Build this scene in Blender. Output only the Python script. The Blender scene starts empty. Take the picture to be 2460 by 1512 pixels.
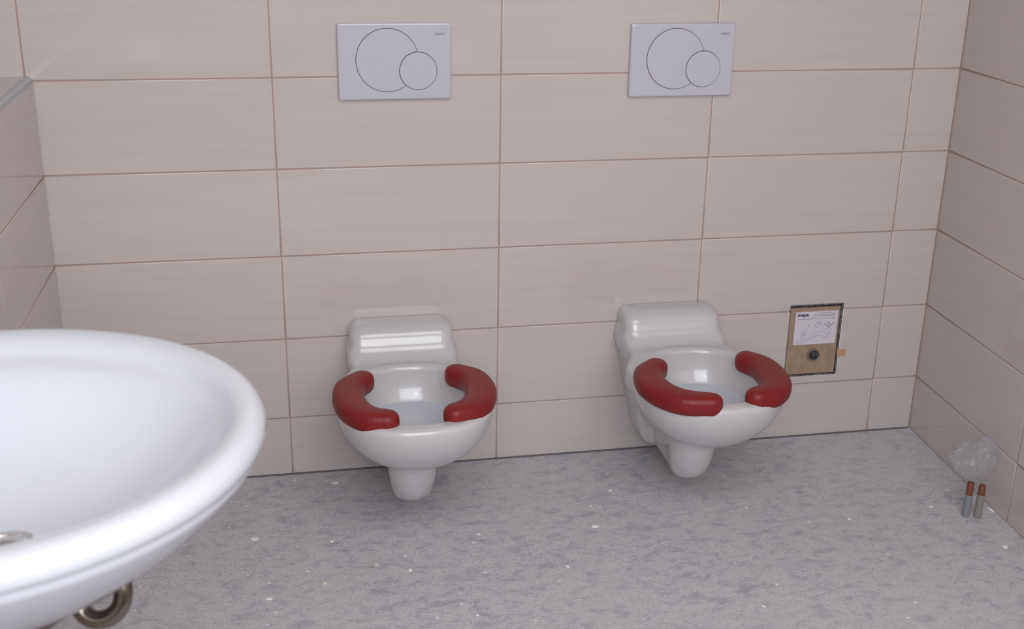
import bpy, bmesh, math, random
import numpy as np
from mathutils import Vector, Matrix
S = bpy.context.scene
C = S.collection
random.seed(7)

# ------------------------------------------------------------------ camera
CAM = Vector((-.492, -2.6, 1.35))
yaw, pitch, roll, FPX = .1996, -.35, .0167, 2834.
fwd = Vector((math.sin(yaw)*math.cos(pitch), math.cos(yaw)*math.cos(pitch), math.sin(pitch)))
r0 = Vector((math.cos(yaw), -math.sin(yaw), 0)); u0 = r0.cross(fwd)
rt = math.cos(roll)*r0 + math.sin(roll)*u0
up = -math.sin(roll)*r0 + math.cos(roll)*u0
cd = bpy.data.cameras.new('camera'); cam = bpy.data.objects.new('camera', cd); C.objects.link(cam)
cam.matrix_world = Matrix(((rt.x, up.x, -fwd.x, CAM.x), (rt.y, up.y, -fwd.y, CAM.y), (rt.z, up.z, -fwd.z, CAM.z), (0, 0, 0, 1)))
cd.sensor_width = 36; cd.lens = FPX/2460*36; cd.clip_start = .05
cd.dof.use_dof = True; cd.dof.focus_distance = 2.55; cd.dof.aperture_fstop = 5.6
S.camera = cam

# ------------------------------------------------------------------ world, lights, exposure
W = bpy.data.worlds.new('world'); S.world = W; W.use_nodes = True
W.node_tree.nodes['Background'].inputs[0].default_value = (.6, .6, .62, 1)
W.node_tree.nodes['Background'].inputs[1].default_value = .35

def light(name, kind, loc, energy, color, target=None, **kw):
    l = bpy.data.lights.new(name, kind); l.energy = energy; l.color = color
    for k, v in kw.items(): setattr(l, k, v)
    o = bpy.data.objects.new(name, l); C.objects.link(o); o.location = loc
    if target is not None:
        o.rotation_euler = (Vector(target)-Vector(loc)).to_track_quat('-Z', 'Y').to_euler()
    return o
light('camera_flash', 'SPOT', CAM + rt*.045 + up*.035 + fwd*.03, 12, (1, .985, .97), CAM + fwd*3, shadow_soft_size=.02, spot_size=math.radians(95), spot_blend=.9)
light('ceiling_lamp_light', 'AREA', (-.1, -2.3, 2.52), 19, (1, .97, .95), (-.1, -2.3, 0), shape='RECTANGLE', size=1.8, size_y=1.2)  # unseen overhead fill, added to lift the floor and soften reflections
light('window_light', 'AREA', (-.3, -3.42, 1.72), 27, (.93, .96, 1), (-.3, 0, 1.3), shape='RECTANGLE', size=1.9, size_y=1.1)  # unseen fill added behind the camera for even frontal light
S.view_settings.view_transform = 'Standard'; S.view_settings.look = 'None'
S.view_settings.exposure = -0.04; S.view_settings.gamma = 1

# ------------------------------------------------------------------ materials
def lin(c):
    return tuple(((v/255)/12.92 if v/255 <= .04045 else ((v/255+.055)/1.055)**2.4) for v in c) + (1,)
def mat(name, col, rough=.5, metal=0, coat=0, spec=.5, noise=None, bump=None, ior=1.5):
    m = bpy.data.materials.new(name); m.use_nodes = True
    nt = m.node_tree; b = nt.nodes['Principled BSDF']
    b.inputs['Base Color'].default_value = col; b.inputs['Roughness'].default_value = rough
    b.inputs['Metallic'].default_value = metal; b.inputs['Coat Weight'].default_value = coat
    b.inputs['Coat Roughness'].default_value = .03
    b.inputs['Specular IOR Level'].default_value = spec; b.inputs['IOR'].default_value = ior
    tc = nt.nodes.new('ShaderNodeTexCoord')
    if noise:                                       # (scale xyz, detail, second colour, lo, hi)
        sc, det, c2, lo, hi = noise
        mp = nt.nodes.new('ShaderNodeMapping'); mp.inputs['Scale'].default_value = sc
        n = nt.nodes.new('ShaderNodeTexNoise'); n.inputs['Scale'].default_value = 1; n.inputs['Detail'].default_value = det
        rp = nt.nodes.new('ShaderNodeValToRGB'); rp.color_ramp.elements[0].position = lo; rp.color_ramp.elements[1].position = hi
        rp.color_ramp.elements[0].color = col; rp.color_ramp.elements[1].color = c2
        L = nt.links
        L.new(tc.outputs['Object'], mp.inputs[0]); L.new(mp.outputs[0], n.inputs['Vector'])
        L.new(n.outputs['Fac'], rp.inputs[0]); L.new(rp.outputs[0], b.inputs['Base Color'])
    if bump:
        sc, st, dist = bump
        mp2 = nt.nodes.new('ShaderNodeMapping'); mp2.inputs['Scale'].default_value = sc
        n2 = nt.nodes.new('ShaderNodeTexNoise'); n2.inputs['Scale'].default_value = 1; n2.inputs['Detail'].default_value = 3
        bp = nt.nodes.new('ShaderNodeBump'); bp.inputs['Strength'].default_value = st; bp.inputs['Distance'].default_value = dist
        nt.links.new(tc.outputs['Object'], mp2.inputs[0]); nt.links.new(mp2.outputs[0], n2.inputs['Vector'])
        nt.links.new(n2.outputs['Fac'], bp.inputs['Height']); nt.links.new(bp.outputs[0], b.inputs['Normal'])
    return m
M = {}
M['tile'] = mat('beige_glazed_tile', lin((202, 193, 190)), .09, noise=((3, 3, 60), 4, lin((198, 190, 187)), .35, .65), bump=((9, 9, 9), .06, .004))
M['grout'] = mat('tan_grout', lin((170, 146, 136)), .85)
M['ceramic'] = mat('white_sanitary_ceramic', lin((201, 199, 202)), .24, coat=.6)
M['basin'] = mat('white_basin_ceramic', lin((203, 206, 215)), .12, coat=.3)
M['red'] = mat('dark_red_moulded_rubber', lin((134, 32, 34)), .42, spec=.35, noise=((260, 260, 260), 2, lin((124, 29, 32)), .3, .7), bump=((700, 700, 700), .15, .0006))
M['plastic'] = mat('white_plastic', lin((196, 195, 206)), .14)
M['gap'] = mat('dark_gap', lin((70, 62, 66)), .7)
M['ink'] = mat('grey_print', lin((112, 108, 118)), .6)
M['plaster'] = mat('painted_plaster', lin((150, 148, 146)), .9)
M['trim'] = mat('aluminium_edge_trim', lin((186, 190, 196)), .45, metal=.3)
M['board'] = mat('brown_hardboard', lin((166, 144, 124)), .75, noise=((70, 70, 40), 4, lin((152, 130, 112)), .35, .65))
M['paper'] = mat('white_paper', lin((214, 208, 218)), .7)
M['lilac'] = mat('pale_lilac_print', lin((188, 180, 200)), .7)
M['logo'] = mat('dark_print', lin((66, 52, 76)), .6)
M['chrome'] = mat('chrome', lin((128, 118, 110)), .16, metal=1)
M['chrome2'] = mat('bright_chrome', lin((205, 200, 198)), .15, metal=1)
M['blackm'] = mat('black_rubber', lin((38, 42, 52)), .3, noise=((120, 120, 120), 3, lin((90, 94, 104)), .5, .7))
M['cut'] = mat('raw_cut_edge', lin((128, 128, 134)), .9, noise=((160, 160, 160), 3, lin((78, 76, 88)), .4, .6))
M['copper'] = mat('copper', lin((122, 74, 56)), .5, metal=.2)
M['seal'] = mat('dusty_floor_joint', lin((105, 103, 108)), .9)
M['pipe'] = mat('grey_plastic_pipe', lin((132, 136, 142)), .6)
M['pipe2'] = mat('dusty_beige_pipe', lin((138, 135, 128)), .6)
M['chip'] = mat('plaster_crumb', lin((238, 238, 238)), .8)
M['chipy'] = mat('sawdust_crumb', lin((222, 216, 190)), .8)
M['water'] = mat('pale_still_water', lin((205, 210, 222)), .04, ior=1.4)
M['lampface'] = mat('lamp_diffuser', (1, 1, 1, 1), .4)  # glow of the added ceiling fill panel
M['lampface'].node_tree.nodes['Principled BSDF'].inputs['Emission Color'].default_value = (1, .93, .86, 1)
M['lampface'].node_tree.nodes['Principled BSDF'].inputs['Emission Strength'].default_value = 1
M['daylight'] = mat('bright_window_pane', (1, 1, 1, 1), .2)  # glow of the added fill panel on the front wall
M['daylight'].node_tree.nodes['Principled BSDF'].inputs['Emission Color'].default_value = (.9, .95, 1, 1)
M['daylight'].node_tree.nodes['Principled BSDF'].inputs['Emission Strength'].default_value = 1.5

def film_mat():                                     # thin crumpled clear plastic film
    m = bpy.data.materials.new('clear_plastic_film'); m.use_nodes = True; nt = m.node_tree; nt.nodes.clear()
    out = nt.nodes.new('ShaderNodeOutputMaterial'); mix = nt.nodes.new('ShaderNodeMixShader'); mix2 = nt.nodes.new('ShaderNodeMixShader')
    tr = nt.nodes.new('ShaderNodeBsdfTransparent'); tr.inputs[0].default_value = (.95, .95, .97, 1)
    gl = nt.nodes.new('ShaderNodeBsdfGlossy'); gl.inputs['Roughness'].default_value = .12
    di = nt.nodes.new('ShaderNodeBsdfDiffuse'); di.inputs[0].default_value = (.75, .76, .8, 1)
    lw = nt.nodes.new('ShaderNodeLayerWeight'); lw.inputs['Blend'].default_value = .35
    mix2.inputs[0].default_value = .4
    nt.links.new(di.outputs[0], mix2.inputs[1]); nt.links.new(gl.outputs[0], mix2.inputs[2])
    mr = nt.nodes.new('ShaderNodeMapRange'); mr.inputs['To Min'].default_value = .08; mr.inputs['To Max'].default_value = .5
    nt.links.new(lw.outputs['Facing'], mr.inputs['Value']); nt.links.new(mr.outputs[0], mix.inputs[0])
    nt.links.new(tr.outputs[0], mix.inputs[1]); nt.links.new(mix2.outputs[0], mix.inputs[2]); nt.links.new(mix.outputs[0], out.inputs[0])
    return m
M['film'] = film_mat()

def floor_mat():                                    # grey-blue linoleum under building dust
    m = bpy.data.materials.new('dusty_grey_linoleum'); m.use_nodes = True; nt = m.node_tree; b = nt.nodes['Principled BSDF']; L = nt.links
    tc = nt.nodes.new('ShaderNodeTexCoord')
    def noise(scale, det, sx=1, sy=1, dist=0, rough=.5):
        mp = nt.nodes.new('ShaderNodeMapping'); mp.inputs['Scale'].default_value = (sx, sy, 1)
        n = nt.nodes.new('ShaderNodeTexNoise'); n.inputs['Scale'].default_value = scale; n.inputs['Detail'].default_value = det
        n.inputs['Distortion'].default_value = dist; n.inputs['Roughness'].default_value = rough
        L.new(tc.outputs['Object'], mp.inputs[0]); L.new(mp.outputs[0], n.inputs['Vector']); return n.outputs['Fac']
    def ramp(src, stops):
        r = nt.nodes.new('ShaderNodeValToRGB'); e = r.color_ramp.elements
        while len(e) < len(stops): e.new(.5)
        for k, (p, c) in enumerate(stops): e[k].position = p; e[k].color = c
        L.new(src, r.inputs[0]); return r.outputs[0]
    def mixc(f, a, bb, mode='MIX'):
        x = nt.nodes.new('ShaderNodeMix'); x.data_type = 'RGBA'; x.blend_type = mode
        if isinstance(f, float): x.inputs[0].default_value = f
        else: L.new(f, x.inputs[0])
        for v, i in ((a, 6), (bb, 7)):
            if isinstance(v, tuple): x.inputs[i].default_value = v
            else: L.new(v, x.inputs[i])
        return x.outputs[2]
    g = lambda v: (v, v, v, 1)
    base = ramp(noise(42, 5, .7, 1.2, .6, .62), [(.34, lin((168, 169, 178))), (.47, lin((189, 188, 194))), (.70, lin((200, 197, 200)))])
    fine = ramp(noise(190, 4, .8, 1.2, 0, .7), [(.33, g(.66)), (.47, g(1.0)), (.68, g(1.16))])
    c = mixc(1., base, fine, 'MULTIPLY')
    dust = ramp(noise(3.2, 4, 1, 1, .4), [(.42, g(0)), (.70, g(.4))])
    c = mixc(dust, c, lin((198, 196, 198)))
    dark = ramp(noise(21, 5, .8, 1.3, .8), [(.55, g(0)), (.72, g(.5))])
    c = mixc(dark, c, lin((142, 144, 156)))
    sm = ramp(noise(30, 3, .6, 1.7, .8), [(.72, g(0)), (.80, g(.8))])
    c = mixc(sm, c, lin((206, 205, 205)))
    vo = nt.nodes.new('ShaderNodeTexVoronoi'); vo.inputs['Scale'].default_value = 17; L.new(tc.outputs['Object'], vo.inputs['Vector'])
    sp = ramp(vo.outputs['Distance'], [(.035, g(.9)), (.075, g(0))])
    c = mixc(sp, c, lin((240, 239, 238)))
    vo2 = nt.nodes.new('ShaderNodeTexVoronoi'); vo2.inputs['Scale'].default_value = 60; L.new(tc.outputs['Object'], vo2.inputs['Vector'])
    sp2 = ramp(vo2.outputs['Distance'], [(.05, g(.5)), (.11, g(0))])
    c = mixc(sp2, c, lin((206, 206, 207)))
    L.new(c, b.inputs['Base Color']); b.inputs['Roughness'].default_value = .55; b.inputs['Specular IOR Level'].default_value = .3
    bp = nt.nodes.new('ShaderNodeBump'); bp.inputs['Strength'].default_value = .25; bp.inputs['Distance'].default_value = .001
    L.new(noise(160, 3), bp.inputs['Height']); L.new(bp.outputs[0], b.inputs['Normal'])
    return m
M['floor'] = floor_mat()

# ------------------------------------------------------------------ helpers
def link(name, me, m=None, parent=None, smooth=None):
    o = bpy.data.objects.new(name, me); C.objects.link(o)
    if m is not None: me.materials.append(m)
    if parent is not None: o.parent = parent
    if smooth is not None:
        for p in me.polygons: p.use_smooth = True
        if smooth < 180: me.set_sharp_from_angle(angle=math.radians(smooth))
    return o
def obj(name, bm, m=None, parent=None, smooth=None, norm=True):
    if norm: bmesh.ops.recalc_face_normals(bm, faces=bm.faces)
    me = bpy.data.meshes.new(name); bm.to_mesh(me); bm.free()
    return link(name, me, m, parent, smooth)
def empty(name, loc=(0, 0, 0), rz=0):
    o = bpy.data.objects.new(name, None); C.objects.link(o); o.location = loc; o.rotation_euler = (0, 0, rz); o.empty_display_size = .05
    return o
def tag(o, label, cat, group=None):
    o['label'] = label; o['category'] = cat
    if group: o['group'] = group
    return o
def struct(o): o['kind'] = 'structure'; return o
def box(bm, x0, x1, y0, y1, z0, z1):
    v = [bm.verts.new((x, y, z)) for x in (x0, x1) for y in (y0, y1) for z in (z0, z1)]
    for f in ((0, 1, 3, 2), (4, 6, 7, 5), (0, 4, 5, 1), (2, 3, 7, 6), (0, 2, 6, 4), (1, 5, 7, 3)): bm.faces.new([v[i] for i in f])
    return v
def bevel(bm, w, seg=3):
    bmesh.ops.bevel(bm, geom=bm.edges[:], offset=w, segments=seg, profile=.5, affect='EDGES')
def loft(bm, rings, cap0=True, cap1=True):
    R = [[bm.verts.new(p) for p in r] for r in rings]; n = len(R[0])
    for a, b in zip(R, R[1:]):
        for i in range(n): bm.faces.new((a[i], a[(i+1) % n], b[(i+1) % n], b[i]))
    if cap0: bm.faces.new(R[0][::-1])
    if cap1: bm.faces.new(R[-1])
    return R
def catmull(P, n=10):
    P = [Vector(p) for p in P]; Q = [P[0]*2-P[1]] + P + [P[-1]*2-P[-2]]; out = []
    for i in range(1, len(Q)-2):
        a, b, c, d = Q[i-1:i+3]
        for k in range(n):
            t = k/n; out.append(.5*((2*b)+(c-a)*t+(2*a-5*b+4*c-d)*t*t+(3*b-a-3*c+d)*t**3))
    return out + [P[-1]]
def tube(bm, P, r, seg=20, n=10):
    pts = catmull(P, n) if len(P) > 2 else [Vector(p) for p in P]
    rings = []; T = (pts[1]-pts[0]).normalized(); N = T.orthogonal().normalized()
    for i, p in enumerate(pts):
        T2 = (pts[min(i+1, len(pts)-1)]-pts[max(i-1, 0)]).normalized()
        N = (N - T2*N.dot(T2)).normalized(); B = T2.cross(N)
        rr = r[i] if isinstance(r, list) else r
        rings.append([p+N*math.cos(a)*rr+B*math.sin(a)*rr for a in [2*math.pi*k/seg for k in range(seg)]])
    loft(bm, rings)
def lathe(bm, prof, c=(0, 0, 0), seg=40):
    loft(bm, [[(c[0]+r*math.cos(2*math.pi*k/seg), c[1]+r*math.sin(2*math.pi*k/seg), c[2]+z) for k in range(seg)] for r, z in prof])

def surface_nets(f, org, h):
    """naive surface nets on a grid of implicit values (negative inside) -> verts, quads"""
    s = f < 0; nx, ny, nz = f.shape
    acc = np.zeros((nx-1, ny-1, nz-1, 3)); cnt = np.zeros((nx-1, ny-1, nz-1))
    cor = [(i, j, k) for i in (0, 1) for j in (0, 1) for k in (0, 1)]
    def sl(c): return tuple(slice(c[a], f.shape[a]-1+c[a]) for a in range(3))
    for a in cor:
        for ax in range(3):
            if a[ax] == 0:
                b = list(a); b[ax] = 1; b = tuple(b)
                fa, fb = f[sl(a)], f[sl(b)]; cr = (fa < 0) != (fb < 0)
                t = np.where(cr, fa/np.where(cr, fa-fb, 1), 0)
                for q in range(3):
                    acc[..., q] += np.where(cr, a[q] + (t if q == ax else 0), 0)
                cnt += cr
    act = cnt > 0; idx = -np.ones(act.shape, int); idx[act] = np.arange(act.sum())
    ii = np.argwhere(act); V = (ii + acc[act]/cnt[act][:, None])*h + np.array(org)
    Q = []
    for ax in range(3):
        b, c = (ax+1) % 3, (ax+2) % 3
        s0 = [slice(1, -1)]*3; s1 = [slice(1, -1)]*3; s0[ax] = slice(0, -1); s1[ax] = slice(1, None)
        A = s[tuple(s0)]; B = s[tuple(s1)]; e = np.argwhere(A != B)
        if not len(e): continue
        sg = A[tuple(e.T)]; base = e.copy()
        base[:, b] += 1; base[:, c] += 1
        def I(db, dc):
            g = base.copy(); g[:, b] -= db; g[:, c] -= dc; return idx[tuple(g.T)]
        q = np.stack([I(1, 1), I(0, 1), I(0, 0), I(1, 0)], 1)
        q[~sg] = q[~sg][:, ::-1]; Q.append(q)
    return V, np.concatenate(Q)
def implicit_mesh(name, fn, lo, hi, h, m, parent, relax=2):
    ax = [np.arange(lo[i]-2*h, hi[i]+2*h, h) for i in range(3)]
    X, Y, Z = np.meshgrid(*ax, indexing='ij')
    V, Q = surface_nets(fn(X, Y, Z), [a[0] for a in ax], h)
    for _ in range(relax):                        # relax, then pull back onto the surface
        s = np.zeros_like(V); c = np.zeros(len(V))
        for a in range(4):
            np.add.at(s, Q[:, a], V[Q[:, (a+1) % 4]]); np.add.at(c, Q[:, a], 1)
            np.add.at(s, Q[:, (a+1) % 4], V[Q[:, a]]); np.add.at(c, Q[:, (a+1) % 4], 1)
        V = V*.4 + .6*s/c[:, None]
        e = h*.25; f0 = fn(V[:, 0], V[:, 1], V[:, 2]); g = np.zeros_like(V)
        for q in range(3):
            d = np.zeros(3); d[q] = e; A = V+d; B = V-d
            g[:, q] = (fn(A[:, 0], A[:, 1], A[:, 2])-fn(B[:, 0], B[:, 1], B[:, 2]))/(2*e)
        gg = (g*g).sum(1); st = -(f0/np.maximum(gg, .05))[:, None]*g
        ln = np.linalg.norm(st, axis=1, keepdims=True); V = V + st*np.minimum(1, h*.5/np.maximum(ln, 1e-9))
    me = bpy.data.meshes.new(name); me.from_pydata(V.tolist(), [], Q.tolist()); me.update()
    return link(name, me, m, parent, 180)

# ------------------------------------------------------------------ tiled walls
Z0 = .149; TH = .2006; TW = .5
ZB = [0] + [Z0+TH*k for k in range(0, 12)] + [2.6]
def tile_wall(name, ub, zb, fn, joint=.0026, bv=.0017, dep=.0014, thick=.06, hole=None):
    """fn(u, z, d) -> world point, d = distance out of the wall; tile faces at d = 0"""
    bm = bmesh.new(); j = joint/2
    def inset(P, off):                              # right-angled outline moved inwards (P runs counter-clockwise)
        out = []
        for k in range(len(P)):
            p, q, r = P[k-1], P[k], P[(k+1) % len(P)]
            n = [0, 0]
            for a, b in ((p, q), (q, r)):
                if abs(a[0]-b[0]) < 1e-9: n[0] = -1 if b[1] > a[1] else 1
                else: n[1] = 1 if b[0] > a[0] else -1
            out.append((q[0]+n[0]*off, q[1]+n[1]*off))
        return out
    for u0_, u1_ in zip(ub, ub[1:]):
        for z0_, z1_ in zip(zb, zb[1:]):
            if z1_-z0_ < .01 or u1_-u0_ < .01: continue
            a, b, c, d = u0_+j, u1_-j, z0_+j, z1_-j
            P = [(a, c), (b, c), (b, d), (a, d)]
            if hole and a < hole[0] and b > hole[1]:
                h0, h1, g0, g1 = hole
                if c < g0 < d: P = [(a, c), (b, c), (b, d), (h1, d), (h1, g0), (h0, g0), (h0, d), (a, d)]
                elif c < g1 < d: P = [(a, c), (h0, c), (h0, g1), (h1, g1), (h1, c), (b, c), (b, d), (a, d)]
            rr = []
            for off, dd in ((0, -dep-.002), (0, -dep), (bv*.3, -bv*.3), (bv, 0)):
                rr.append([bm.verts.new(fn(u, z, dd)) for u, z in inset(P, off)])
            for q, w_ in zip(rr, rr[1:]):
                for i in range(len(P)):
                    f = bm.faces.new((q[i], q[(i+1) % len(P)], w_[(i+1) % len(P)], w_[i])); f.smooth = True
            bm.faces.new(rr[-1])                     # the flat glazed face
    nt_ = len(bm.faces)
    U0, U1, V0, V1 = ub[0], ub[-1], zb[0], zb[-1]
    cells = [(U0, U1, V0, V1)] if not hole else [(U0, hole[0], V0, V1), (hole[1], U1, V0, V1), (hole[0], hole[1], V0, hole[2]), (hole[0], hole[1], hole[3], V1)]
    for p, q, r, t in cells:
        v = [bm.verts.new(fn(u, z, d)) for u in (p, q) for z in (r, t) for d in (-dep, -thick)]
        for f in ((0, 1, 3, 2), (4, 6, 7, 5), (0, 4, 5, 1), (2, 3, 7, 6), (0, 2, 6, 4), (1, 5, 7, 3)): bm.faces.new([v[i] for i in f])
    bm.faces.ensure_lookup_table()
    for f in bm.faces[nt_:]: f.material_index = 1
    bmesh.ops.recalc_face_normals(bm, faces=bm.faces)
    o = obj(name, bm, None, norm=False); o.data.materials.append(M['tile']); o.data.materials.append(M['grout'])
    return struct(o)
PX0, PX1, PZ0, PZ1 = .748, .892, .170, .366                  # opening for the access panel
XR = 1.1227; SR = .0653                                      # right wall meets the back wall here and leans off square
back = tile_wall('wall_back', [-1.4, -1.0, -.5, 0, .5, 1.0, XR], ZB, lambda u, z, d: (u, -d, z), hole=(PX0, PX1, PZ0, PZ1))
cR = math.sqrt(1+SR*SR); tR = Vector((-SR, -1, 0))/cR; nR = Vector((-1, SR, 0))/cR
right_ub = [-.0, .502, 1.002, 1.502, 2.002, 2.502, 3.002, 3.502]
tile_wall('wall_right', right_ub, ZB, lambda u, z, d: Vector((XR, 0, 0))+tR*u+nR*d+Vector((0, 0, z)))
XL = -.985
tile_wall('wall_left', [0.0, .5, 1.0, 1.5, 2.0, 2.5, 3.0, 3.5], [0]+[Z0+TH*k for k in range(0, 5)], lambda u, z, d: (XL+d, -u, z))
ZL = Z0+TH*4
bm = bmesh.new(); box(bm, -1.4, XL-.012, -3.5, -.0, ZL-.05, ZL+.0095); struct(obj('trim_ledge_top', bm, M['tile']))
bm = bmesh.new()                                             # quarter-round edge profile along the ledge
prof = [(XL-.012, ZL+.0005), (XL-.012, ZL+.0105)] + [(XL-.011+.011*math.sin(a), ZL-.0005+.011*math.cos(a)) for a in [math.pi/2*k/8 for k in range(9)]] + [(XL, ZL-.003)]
loft(bm, [[(x, y, z) for x, z in prof] for y in (-3.5, -.0005)]); struct(obj('trim_ledge_edge', bm, M['trim'], smooth=40))
bm = bmesh.new(); box(bm, -1.6, 1.5, -3.55, .06, -.1, 0); struct(obj('floor', bm, M['floor']))
bm = bmesh.new(); box(bm, -1.6, 1.5, -3.55, .06, 2.6, 2.7); struct(obj('ceiling', bm, M['plaster']))
bm = bmesh.new(); box(bm, -1.46, -1.4, -3.5, 0, ZL, 2.6); struct(obj('wall_left_upper', bm, M['plaster']))
bm = bmesh.new(); box(bm, -1.46, 1.4, -3.56, -3.5, 0, 2.6); struct(obj('wall_front', bm, M['plaster']))
bm = bmesh.new(); box(bm, XL, XR-.005, -.004, -.0002, 0, .003); struct(obj('trim_sealant', bm, M['seal']))
bm = bmesh.new(); box(bm, XR-.002, XR+.0012, -.0022, -.0002, .003, 2.6); struct(obj('trim_corner_joint', bm, M['grout']))
w = empty('window_1'); struct(w)  # unseen glowing panel, added on the front wall as frontal fill
bm = bmesh.new(); box(bm, -1.25, .65, -3.499, -3.485, 1.17, 2.27)
obj('pane', bm, M['daylight'], w)
fl = empty('ceiling_lamp', (-.1, -2.3, 2.6)); tag(fl, 'wide white light panel on the ceiling behind the camera', 'lamp')  # added out of view, made wide so its reflections stay soft
bm = bmesh.new(); box(bm, -.95, .95, -.65, .65, -.05, -.0005); bevel(bm, .006, 2); obj('housing', bm, M['plastic'], fl)
bm = bmesh.new(); box(bm, -.9, .9, -.6, .6, -.058, -.051); obj('diffuser', bm, M['lampface'], fl)

# ------------------------------------------------------------------ toilets
def sstep(a, b, x):
    t = np.clip((x-a)/(b-a), 0, 1); return t*t*(3-2*t)
def smin(a, b, k):
    h = np.clip(.5+.5*(b-a)/k, 0, 1); return b*(1-h)+a*h-k*h*(1-h)
def smax(a, b, k): return -smin(-a, -b, k)
RZ = .326                                                    # rim height
def rim_r(X, Y, hw, yc, fr, bk, pw=2.25):
    """scaled radius of an egg outline: half width hw, reach fr forwards and bk backwards of yc"""
    dy = Y-yc; ly = np.where(dy < 0, fr, bk)
    return (np.abs(X/hw)**pw + np.abs(dy/ly)**pw)**(1/pw)
def toilet_fn(X, Y, Z):
    # outer bowl: egg outline that closes towards a low rounded bottom
    t = np.clip((RZ-Z)/(RZ-.172), -.5, .9999)
    s = np.where(t > 0, (1-np.clip(t, 0, 1)**2.15)**.62, 1.0)
    hw = .166*s; fr = .145*s + .02; bk = .165*s+.02
    yc = -.325 + 0*Z
    bowl = (rim_r(X, Y, np.maximum(hw, .01), yc, np.maximum(fr-.018*(1-s), .01), bk)-1)*np.maximum(hw, .03)
    bowl = np.maximum(bowl, .172-Z)
    bowl = smax(bowl, Z-RZ, .016)
    bowl = smax(bowl, Y+.02, .01)
    # deck joining the bowl and the rear body
    deckh = .125 - .012*sstep(.33, .24, Z)
    wdk = .117 + .043*sstep(-.10, -.24, Y)
    deck = smax(np.abs(X)-wdk, np.maximum(Y+.01, -.26-Y), .02)
    deck = smax(deck, smax(Z-RZ, .278-Z, .012), .016)
    # rear body against the wall, with a stepped front
    wz = .034+.085*np.clip((Z-.02)/.3, 0, 1)**.55
    top = .396 + .06*(-.05-Y)
    ke = .010+.022*sstep(.26, .31, Z)
    rear = smax(np.abs(X)-wz, -.100+.42*np.clip(Z-.335, 0, .08)-Y, ke)
    rear = smax(rear, smax(Z-top, .052-Z, .02), .03)
    rear = np.maximum(rear, Y+.0006)
    # web and outlet foot
    web = smax(np.abs(X)-.040, smax(-.26-Y, Y+.01, .02), .02)
    web = smax(web, smax(Z-.30, .050-Z, .02), .03)
    yf = -.308+.35*np.clip(.13-Z, 0, 1)**1.5
    cx_ = (np.abs(X/(.058-.020*sstep(-.29, -.16, Y)))**2.3 + (np.maximum(.140-Z, 0)/.092)**2.1)**(1/2.2)
    foot = (cx_-1)*.055
    foot = smax(foot, yf-Y+.35*X*X/.06, .05)
    foot = smax(foot, np.maximum(Z-.24, Y+.05), .02)
    f = smin(bowl, deck, .02); f = smin(f, rear, .006+.028*sstep(.268, .315, Z))
    f2 = smin(web, foot, .02)
    f = smin(f, f2, .012)
    # cavity
    tc = np.clip((RZ-Z)/.15, 0, 1)
    hc = .120-.034*tc**1.5; yb = -.158-.086*tc**2; yfr = -.447+.075*tc**1.3
    yc2 = -.29-.0*tc
    cav = (rim_r(X, Y, hc, yc2, yc2-yfr, yb-yc2, 2.35)-1)*.115
    cav = smax(cav, .212-Z, .03)
    cav = np.where(Z > RZ+.02, np.maximum(cav, -.01), cav)
    f = smax(f, -cav, .014)
    return f
PADS = {'A': ([(-.104, -.232), (-.133, -.270), (-.139, -.327), (-.129, -.382), (-.104, -.424), (-.070, -.440)],
              [(.104, -.226), (.134, -.262), (.141, -.318), (.131, -.370), (.106, -.412), (.071, -.432)]),
        'B': ([(-.101, -.262), (-.130, -.297), (-.138, -.352), (-.126, -.404), (-.095, -.444), (-.045, -.464)],
              [(.119, -.252), (.139, -.288), (.141, -.342), (.130, -.397), (.104, -.434), (.063, -.452)])}
PADW = [.0265, .032, .034, .033, .031, .0255]
def pad_fn(path):
    P = catmull([(x, y, 0) for x, y in path], 5); Wd = np.interp(np.linspace(0, 5, len(P)), range(6), PADW)
    def fn(X, Y, Z):
        d = np.full(X.shape, 9.)
        for i in range(len(P)-1):
            a, b = P[i], P[i+1]; ex, ey = b.x-a.x, b.y-a.y; L2 = ex*ex+ey*ey
            t = np.clip(((X-a.x)*ex+(Y-a.y)*ey)/L2, 0, 1)
            dd = np.sqrt((X-a.x-t*ex)**2+(Y-a.y-t*ey)**2)/(Wd[i]*(1-t)+Wd[i+1]*t)
            d = np.minimum(d, dd)
        zc = .331; hz = np.where(Z > zc, .022, .027)
        f = (np.abs(d)**2.7+np.abs((Z-zc)/hz)**2.7)**(1/2.7)
        return (f-1)*.023
    return fn
def water_mesh():
    bm = bmesh.new(); n = 48; zc = .252; tc = (RZ-zc)/.15
    hc = .120-.034*tc**1.5; yb = -.158-.086*tc**2; yfr = -.447+.075*tc**1.3
    ring = []
    for k in range(n):
        a = 2*math.pi*k/n; c, s = math.cos(a), math.sin(a); e = 2/2.35
        x = math.copysign(abs(c)**e, c)*(hc+.0015); ly = (yb+.29) if s > 0 else (-.29-yfr)
        ring.append((x, -.29+math.copysign(abs(s)**e, s)*(ly+.0015)))
    loft(bm, [[(x, y, zc-.004) for x, y in ring], [(x, y, zc) for x, y in ring]])
    return bm
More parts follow.
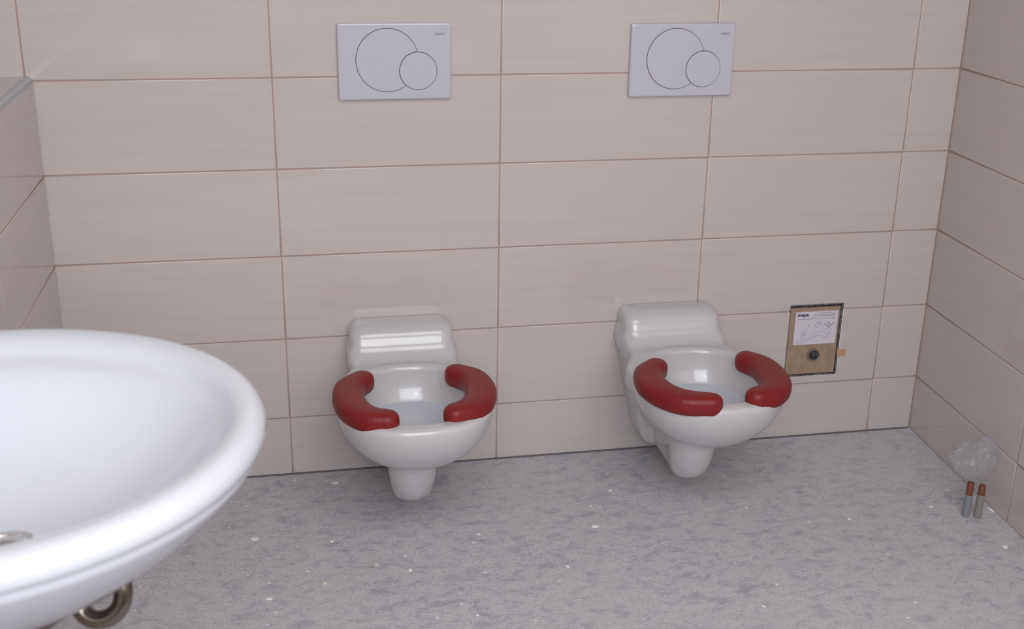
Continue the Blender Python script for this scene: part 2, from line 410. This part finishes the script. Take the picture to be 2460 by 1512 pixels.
def toilet(x, label, kind, body=None):
    t = empty('wall_hung_toilet', (x, 0, 0)); tag(t, label, 'toilet', 'wall-hung toilets on the tiled back wall')
    if body is None: b = implicit_mesh('bowl', toilet_fn, (-.18, -.52, .03), (.18, .0, .43), .0042, M['ceramic'], t)
    else: b = link('bowl', body, None, t)
    for path in PADS[kind]:
        p = implicit_mesh('seat_pad', pad_fn(path), (-.20, -.50, .29), (.20, -.18, .37), .003, M['red'], t, 1)
        p['label'] = 'dark red curved seat pad'
    w_ = obj('water', water_mesh(), M['water'], t, 40); w_['label'] = 'pale still water in the bowl'
    bm = bmesh.new(); loft(bm, [[(-.004+.013*math.cos(a), -.118+.003*math.sin(a), z) for a in [2*math.pi*k/20 for k in range(20)]] for z in (RZ-.001, RZ+.0004)])
    k = obj('maker_mark', bm, M['ink'], t); k['label'] = 'small faint grey oval mark on the deck'
    return b.data
body = toilet(-.238, 'white wall-hung child toilet with red seat pads, nearer the washbasin', 'A')
toilet(.414, 'white wall-hung child toilet with red seat pads, beside the small brown access panel', 'B', body)

# ------------------------------------------------------------------ flush plates
def text_mesh(name, body, size, m, parent, loc, depth=.0002, bold=0):
    cu = bpy.data.curves.new(name, 'FONT'); cu.body = body; cu.size = size; cu.extrude = depth; cu.offset = bold; cu.resolution_u = 3
    cu.align_x = 'CENTER'; cu.align_y = 'CENTER'
    tmp = bpy.data.objects.new('tmp', cu); C.objects.link(tmp)
    me = bpy.data.meshes.new_from_object(tmp.evaluated_get(bpy.context.evaluated_depsgraph_get()))
    bpy.data.objects.remove(tmp)
    me.transform(Matrix.Rotation(math.pi/2, 4, 'X'))
    o = link(name, me, m, parent); o.location = loc; return o
def disc(bm, cx, cz, r, y0, y1, seg=72, rb=.0012):
    rings = [(r, y0), (r, y1+rb), (r-rb*.3, y1+rb*.3), (r-rb, y1), (r*.5, y1-.0)]
    loft(bm, [[(cx+q*math.cos(2*math.pi*k/seg), y, cz+q*math.sin(2*math.pi*k/seg)) for k in range(seg)] for q, y in rings])
def flush_plate(x, z, label):
    t = empty('flush_plate', (x, 0, z)); tag(t, label, 'flush plate', 'flush plates above the toilets')
    bm = bmesh.new(); a, b = .123, .082; rings = []
    for off, y in ((0, -.0006), (0, -.008), (.0012, -.0108), (.004, -.012)):
        w_, h_ = a-off, b-off; r = .004; ring = []
        for cx, cz, a0 in ((w_-r, h_-r, 0), (-w_+r, h_-r, 90), (-w_+r, -h_+r, 180), (w_-r, -h_+r, 270)):
            for k in range(5):
                an = math.radians(a0+90*k/4); ring.append((cx+r*math.cos(an), y, cz+r*math.sin(an)))
        rings.append(ring)
    loft(bm, rings); cv = obj('cover', bm, M['plastic'], t, 30)
    for p in cv.data.polygons:
        if len(p.vertices) > 4: p.use_smooth = False
    R1, c1 = .0685, (-.0165, .0035); R2, c2 = .0415, (.0505, -.0200); g = .0013
    n = 160
    big = []; gap1 = []
    for k in range(n):
        an = 2*math.pi*k/n
        for R, lst, cl in ((R1-g, big, R2+g*.4), (R1+.0002, gap1, R2)):
            x_, z_ = c1[0]+R*math.cos(an), c1[1]+R*math.sin(an)
            dx, dz = x_-c2[0], z_-c2[1]; d = math.hypot(dx, dz)
            if d < cl: x_, z_ = None, None
            lst.append((x_, z_))
    def crescent(R, cl):                           # big disc minus the small one, as one closed outline
        d = math.hypot(c2[0]-c1[0], c2[1]-c1[1]); base = math.atan2(c2[1]-c1[1], c2[0]-c1[0])
        al = math.acos((d*d+R*R-cl*cl)/(2*d*R)); be = math.acos((d*d+cl*cl-R*R)/(2*d*cl))
        o = [(c1[0]+R*math.cos(base+al+(2*math.pi-2*al)*k/90), c1[1]+R*math.sin(base+al+(2*math.pi-2*al)*k/90)) for k in range(91)]
        o += [(c2[0]+cl*math.cos(base+math.pi+be-(2*be)*k/30), c2[1]+cl*math.sin(base+math.pi+be-(2*be)*k/30)) for k in range(1, 30)]
        return o
    def prism(name, out, y0, y1, m):
        bm = bmesh.new(); r_ = loft(bm, [[(x_, y0, z_) for x_, z_ in out], [(x_, y1, z_) for x_, z_ in out]]); return obj(name, bm, m, t)
    circ = lambda c_, R: [(c_[0]+R*math.cos(2*math.pi*k/90), c_[1]+R*math.sin(2*math.pi*k/90)) for k in range(90)]
    bm = bmesh.new()
    for out in (crescent(R1, R2), circ(c2, R2)):
        loft(bm, [[(x_, -.0115, z_) for x_, z_ in out], [(x_, -.0121, z_) for x_, z_ in out]])
    o = obj('button_gap', bm, M['gap'], t); o['label'] = 'thin dark gap around the buttons'
    prism('flush_button', crescent(R1-g, R2+g*.2), -.0115, -.0132, M['plastic'])
    prism('flush_button', circ(c2, R2-g), -.0115, -.0134, M['plastic'])
    text_mesh('lettering', 'GEBERIT', .0068, M['ink'], t, (.0985, -.01215, .0585))
    return t
flush_plate(-.2365, .984, 'white dual-button flush plate above the toilet nearer the washbasin')
flush_plate(.4165, .980, 'white dual-button flush plate above the toilet beside the access panel')

# ------------------------------------------------------------------ access panel
pn = empty('access_panel', (.819, 0, .268)); tag(pn, 'small brown hardboard access panel set into the tiled wall', 'panel')
pw, ph = (PX1-PX0)/2, (PZ1-PZ0)/2
bm = bmesh.new(); box(bm, -pw+.004, pw-.0055, .002, .008, -ph+.006, ph-.009); bevel(bm, .0008, 2); obj('cover_board', bm, M['board'], pn)
bm = bmesh.new()
for a in ((-pw+.0002, -pw+.003, -ph+.0002, ph-.0002), (pw-.003, pw-.0002, -ph+.0002, ph-.0002), (-pw+.003, pw-.003, -ph+.0002, -ph+.003), (-pw+.003, pw-.003, ph-.003, ph-.0002)):
    box(bm, a[0], a[1], .0015, .03, a[2], a[3])
box(bm, -pw+.003, pw-.003, .027, .03, -ph+.003, ph-.003); obj('frame', bm, M['cut'], pn)['label'] = 'rough dark frame'
bm = bmesh.new(); box(bm, -.055, .060, -.0005, .0018, -.010, .079); stk = obj('paper_label', bm, M['paper'], pn); stk['label'] = 'white printed paper label'
text_mesh('logo', 'mepa', .0135, M['logo'], stk, (-.0350, -.0008, .0710), bold=.0004)
bm = bmesh.new(); rnd = random.Random(3)
for row, z_ in enumerate((.0745, .0705, .0665)):                       # rows of tiny unreadable print
    x_ = -.006 + (.012 if row == 0 else 0)
    while x_ < .050:
        l_ = rnd.uniform(.003, .009); box(bm, x_, min(x_+l_, .053), -.0009, -.0004, z_-.0005, z_+.0005); x_ += l_+.0016
obj('small_print', bm, M['ink'], stk); bm = bmesh.new()
for k in range(4): box(bm, -.047+.006*k, -.043+.006*k, -.0009, -.0004, -.0045, -.0037)
obj('small_print', bm, M['ink'], stk)
bm = bmesh.new(); box(bm, -.050, .053, -.0009, -.0004, .0592, .0600); obj('ruled_line', bm, M['ink'], stk)
bm = bmesh.new()
def stroke(P, w_=.0008):
    P = catmull([(x_, 0, z_) for x_, z_ in P], 6)
    for a, b in zip(P, P[1:]):
        d = (b-a).normalized(); n_ = Vector((-d.z, 0, d.x))*w_/2
        v = [bm.verts.new((q.x, y_, q.z)) for y_ in (-.0004, -.0009) for q in (a-n_, b-n_, b+n_, a+n_)]
        for f in ((0, 1, 2, 3), (7, 6, 5, 4), (0, 4, 5, 1), (1, 5, 6, 2), (2, 6, 7, 3), (3, 7, 4, 0)): bm.faces.new([v[i] for i in f])
stroke([(-.018, .040), (-.024, .030), (-.032, .022), (-.036, .012), (-.030, .010), (-.024, .016), (-.021, .027)], .0014)
stroke([(-.028, .024), (-.030, .014)], .004)
stroke([(-.048, -.002), (-.035, .004), (-.018, .006), (.002, .020), (.020, .024), (.036, .018), (.046, .030)], .0014)
stroke([(-.020, .000), (.000, .010), (.016, .014), (.030, .006), (.044, .022)], .0022)
stroke([(-.002, .038), (.006, .046), (.016, .048), (.008, .036), (.000, .038)], .0016)
stroke([(.030, .026), (.037, .034), (.040, .028)], .0012)
obj('line_drawing', bm, M['lilac'], stk)
bm = bmesh.new()
stroke([(.026, .046), (.030, .041), (.040, .039), (.048, .043), (.050, .048)], .0015)
obj('symbol', bm, M['ink'], stk); bm = bmesh.new(); stroke([(.037, .050), (.034, .045), (.040, .044), (.037, .050)], .0010)
obj('symbol', bm, M['ink'], stk); bm = bmesh.new(); stroke([(.036, .037), (.037, .033), (.041, .036)], .0010); obj('symbol', bm, M['ink'], stk); bm = bmesh.new(); stroke([(-.0185, .041), (-.0165, .044)], .0016); obj('arrow_tip', bm, M['ink'], stk); bm = bmesh.new(); stroke([(.006, .047), (.009, .050)], .0014)
obj('arrow_tip', bm, M['ink'], stk)
kb = bmesh.new()
def ydisc(bm, cx, cz, prof, seg=36): loft(bm, [[(cx+r*math.cos(2*math.pi*k/seg), y, cz+r*math.sin(2*math.pi*k/seg)) for k in range(seg)] for r, y in prof])
ydisc(kb, .0035, -.0385, [(.0165, .0019), (.0165, -.003), (.0155, -.006), (.0125, -.006), (.0120, -.003)]); kn = obj('lock_ring', kb, M['chrome2'], pn, 35); kn['label'] = 'chrome ring'
kb = bmesh.new(); ydisc(kb, .0035, -.0385, [(.0118, -.0031), (.0118, -.008), (.009, -.0105), (.004, -.011)]); obj('lock_plug', kb, M['blackm'], pn, 50)['label'] = 'black round plug'
bm = bmesh.new(); box(bm, pw-.004, pw+.021, -.0032, -.0006, -.046, -.029); bevel(bm, .0009, 2); obj('tape_tab', bm, mat('brown_tape', lin((190, 152, 122)), .5), pn)['label'] = 'brown tape tab over the tile edge'

# ------------------------------------------------------------------ washbasin
BX, BY, BZ = -.83, -1.44, .829
bas = empty('washbasin', (BX, BY, 0)); tag(bas, 'large white oval washbasin on the low left wall, in the foreground', 'washbasin')
def basin_ring(sx, sy, z, back, n=96):
    """oval to the right, straight sides back to the wall; sx, sy semi-axes; back = x of the rear edge"""
    out = []
    for k in range(n):
        a = 2*math.pi*k/n; c, s = math.cos(a), math.sin(a)
        if c >= 0: out.append((sx*c, sy*s, z))
        else:
            e = 2/3.2; out.append((-abs(back)*abs(c)**e, sy*math.copysign(abs(s)**e, s), z))
    return out
A, B = .310, .296; BK = .153
spec = [  # (inset from the outline, z, inset of the rear edge)
    (.300, -.180, .120), (.235, -.178, .085), (.165, -.161, .055), (.105, -.131, .03), (.060, -.094, .015), (.030, -.064, .006), (.012, -.043, .002), (.0062, -.0345, .0),
    (.0072, -.0310, 0), (.0072, -.0292, 0), (.0030, -.0270, 0), (0, -.0195, 0), (.0012, -.0125, 0), (.005, -.0055, 0), (.011, -.0012, .0), (.018, 0, .0), (.026, -.0014, .03),
    (.033, -.0045, .05), (.038, -.010, .056), (.0415, -.0165, .060), (.045, -.0205, .062), (.050, -.0235, .066), (.056, -.029, .07), (.068, -.044, .078), (.090, -.068, .09), (.125, -.096, .105), (.17, -.117, .12), (.225, -.128, .135), (.262, -.132, .14)]
def ky(j, i):                                   # the rim is broader at the ends of the oval than at its tip
    return .96 if j < 12 else 1+.75*min(1, (j-12)/10)*max(0, 1-i/.262)
bm = bmesh.new()
rings = [basin_ring(A-i, max(B-i*ky(j, i), .012), BZ+z, BK-ib) for j, (i, z, ib) in enumerate(spec)]
loft(bm, rings, True, True); obj('bowl', bm, M['basin'], bas, 180)
bm = bmesh.new(); lathe(bm, [(.030, 0), (.033, .0005), (.032, .003), (.024, .0035), (.022, .001)], (.038, -.018, BZ-.1335)); obj('drain_ring', bm, M['chrome2'], bas, 35)['label'] = 'chrome drain ring'
bm = bmesh.new(); lathe(bm, [(.0205, 0), (.0205, .004), (.014, .007), (.004, .008)], (.038, -.018, BZ-.1335)); obj('drain_plug', bm, M['chrome2'], bas, 50)['label'] = 'domed chrome plug'

def at(px, py, t):                                           # point along a sight line, used to place the pipework
    d = fwd + rt*((px-1230)/FPX) - up*((py-756)/FPX); return CAM + d*t
tr = empty('drain_trap', (BX+.035, BY, 0)); tag(tr, 'curved chrome drain trap hanging under the washbasin', 'drain trap')
T = lambda v: tuple(Vector(v)-Vector((BX+.035, BY, 0)))
TD = 1.34
bm = bmesh.new(); tube(bm, [T(at(px, py, TD)) for px, py in ((188, 1436), (190, 1452), (200, 1472), (222, 1487), (247, 1489), (274, 1477), (291, 1453), (296, 1425), (293, 1400))], .0108, 28, 12)
obj('bend', bm, M['chrome'], tr, 180)
bm = bmesh.new(); zt = BZ-.1815
lathe(bm, [(.016, zt-.09), (.016, zt)]); obj('tailpiece', bm, M['chrome'], tr, 40)
bm = bmesh.new(); lathe(bm, [(.018, zt-.066), (.024, zt-.064), (.024, zt-.046), (.018, zt-.044)], seg=8); obj('union_nut', bm, M['chrome'], tr, 20)
bm = bmesh.new(); a_ = Vector(T(at(189, 1444, TD))); tube(bm, [(0, 0, zt-.075), (a_.x*.5, a_.y*.5, (zt-.075+a_.z)/2), tuple(a_)], .0085, 20, 8); obj('crossover_pipe', bm, M['chrome'], tr, 180)
bm = bmesh.new(); b_ = Vector(T(at(293, 1400, TD))); tube(bm, [tuple(b_), (b_.x-.01, b_.y+.02, b_.z+.008), (-.08, b_.y+.05, b_.z+.006), (XL-BX-.035, b_.y+.05, b_.z+.003)], .0105, 20, 10); obj('wall_pipe', bm, M['chrome'], tr, 180)

# ------------------------------------------------------------------ pipe stubs wrapped in film, right corner
def stub(x, y, label, pm, z1, z2, z3):
    t = empty('pipe_stub', (x, y, 0)); tag(t, label, 'pipe', 'pipe stubs by the right wall')
    bm = bmesh.new(); lathe(bm, [(.0083, .0005), (.0081, z1-.001), (.0072, z1)], seg=24); obj('sleeve', bm, pm, t, 40)
    bm = bmesh.new(); lathe(bm, [(.0076, z1-.004), (.0076, z2), (.0070, z2+.001), (.0060, z2+.001)], seg=24); obj('copper_end', bm, M['copper'], t, 40)['label'] = 'bare copper end'
    return t
stub(1.0135, -.459, 'grey pipe stub with copper end, the one farther from the right wall', M['pipe'], .056, .086, .12)
stub(1.0365, -.470, 'beige pipe stub with copper end, the one closer to the right wall', M['pipe2'], .060, .082, .12)
def film(cx, cy, cz, name):
    bm = bmesh.new(); bmesh.ops.create_icosphere(bm, subdivisions=5, radius=1)
    from mathutils import noise as NZ
    for v in bm.verts:
        p = v.co.copy(); n1 = NZ.noise(p*1.6+Vector((3, 1, 7))); rid = 1-abs(NZ.noise(p*3.1+Vector((9, 4, 2))))*2
        r2 = 1-abs(NZ.noise(p*4.6+Vector((1, 5, 2))))*2
        r = 1+.34*n1+.20*rid+.05*r2
        x, z = p.x*.050*r, p.z*.050*r; y = p.y*.026*r
        z += .018*abs(x)/.05 if z > 0 else 0                     # two raised lobes
        if z < 0: k = 1-.62*min(1, -z/.045); x = x*k + .012*(1-k); y *= k
        x -= .012 if (z > 0 and x < 0) else 0
        v.co = (x, y, z)
    o = obj(name, bm, M['film'], None, 180); o.location = (cx, cy, cz); return o
fo = film(1.022, -.452, .128, 'plastic_film'); fo.rotation_euler = (0, 0, math.radians(12))
tag(fo, 'crumpled clear plastic film wrapped over the copper pipe ends', 'plastic film')

# ------------------------------------------------------------------ crumbs and flakes on the floor
def floor_pt(px, py):
    p = at(px, py, 1); d = p-CAM; return CAM + d*(-CAM.z/d.z)
crumbs = [
 (805, 1162, .020, .007, 'chip', 'wide white plaster flake near the wall, between washbasin and first toilet'),
 (612, 1296, .020, .009, 'chip', 'pale plaster flake on the floor right beside the washbasin'),
 (798, 1302, .010, .006, 'chip', 'small white crumb below the first toilet, left of its foot'),
 (985, 1371, .011, .007, 'chip', 'white crumb in the open floor below the first toilet'),
 (648, 1440, .015, .006, 'chip', 'flat white flake near the bottom edge, right of the drain trap'),
 (1430, 1266, .018, .008, 'chip', 'largest white flake on the floor, between the two toilets'),
 (1150, 1285, .009, .005, 'chip', 'small white crumb right of and below the first toilet foot'),
 (1466, 1180, .012, .004, 'chip', 'thin white flake near the wall, left of the second toilet foot'),
 (1364, 1362, .007, .006, 'chip', 'round white crumb on the open floor below the gap between toilets'),
 (905, 1358, .009, .005, 'chipy', 'yellowish crumb left of the white crumb below the first toilet'),
 (780, 1402, .009, .006, 'chipy', 'yellow sawdust crumb on the floor between washbasin and bottom edge'),
 (2236, 1219, .014, .003, 'chip', 'thin white splinter lying left of the pipe stubs'),
 (2381, 1226, .007, .012, 'chip', 'white curved plaster flake against the right wall, beside the pipe stubs'),
 (2040, 1248, .009, .005, 'chip', 'pale crumb on the floor below the access panel'),
 (1866, 1405, .009, .005, 'chipy', 'cream crumb on the open floor in the lower right'),
 (1147, 1480, .007, .005, 'chip', 'white crumb at the bottom edge below the first toilet'),
 (1834, 1458, .006, .006, 'chip', 'white crumb at the bottom edge, below the cream crumb'),
 (2415, 1315, .012, .007, 'chip', 'white flake at the foot of the right wall, nearest the camera'),
]
for i, (px, py, a, b, m, lab) in enumerate(crumbs):
    rnd = random.Random(i*13+5); p = floor_pt(px, py); bm = bmesh.new(); n = 14; out = []
    for k in range(n):
        an = 2*math.pi*k/n; q = rnd.uniform(.65, 1.15); out.append((a/2*q*math.cos(an), b/2*1.9*q*math.sin(an)))
    loft(bm, [[(x, y, .0003) for x, y in out], [(x*.95, y*.95, .0013) for x, y in out], [(x*.5, y*.5, .0020+rnd.uniform(0, .0006)) for x, y in out]])
    o = obj('plaster_crumb', bm, M[m], None, 40); o.location = (p.x, p.y, 0); o.rotation_euler = (0, 0, rnd.uniform(-.3, .5))
    tag(o, lab, 'crumb', 'plaster crumbs on the floor')
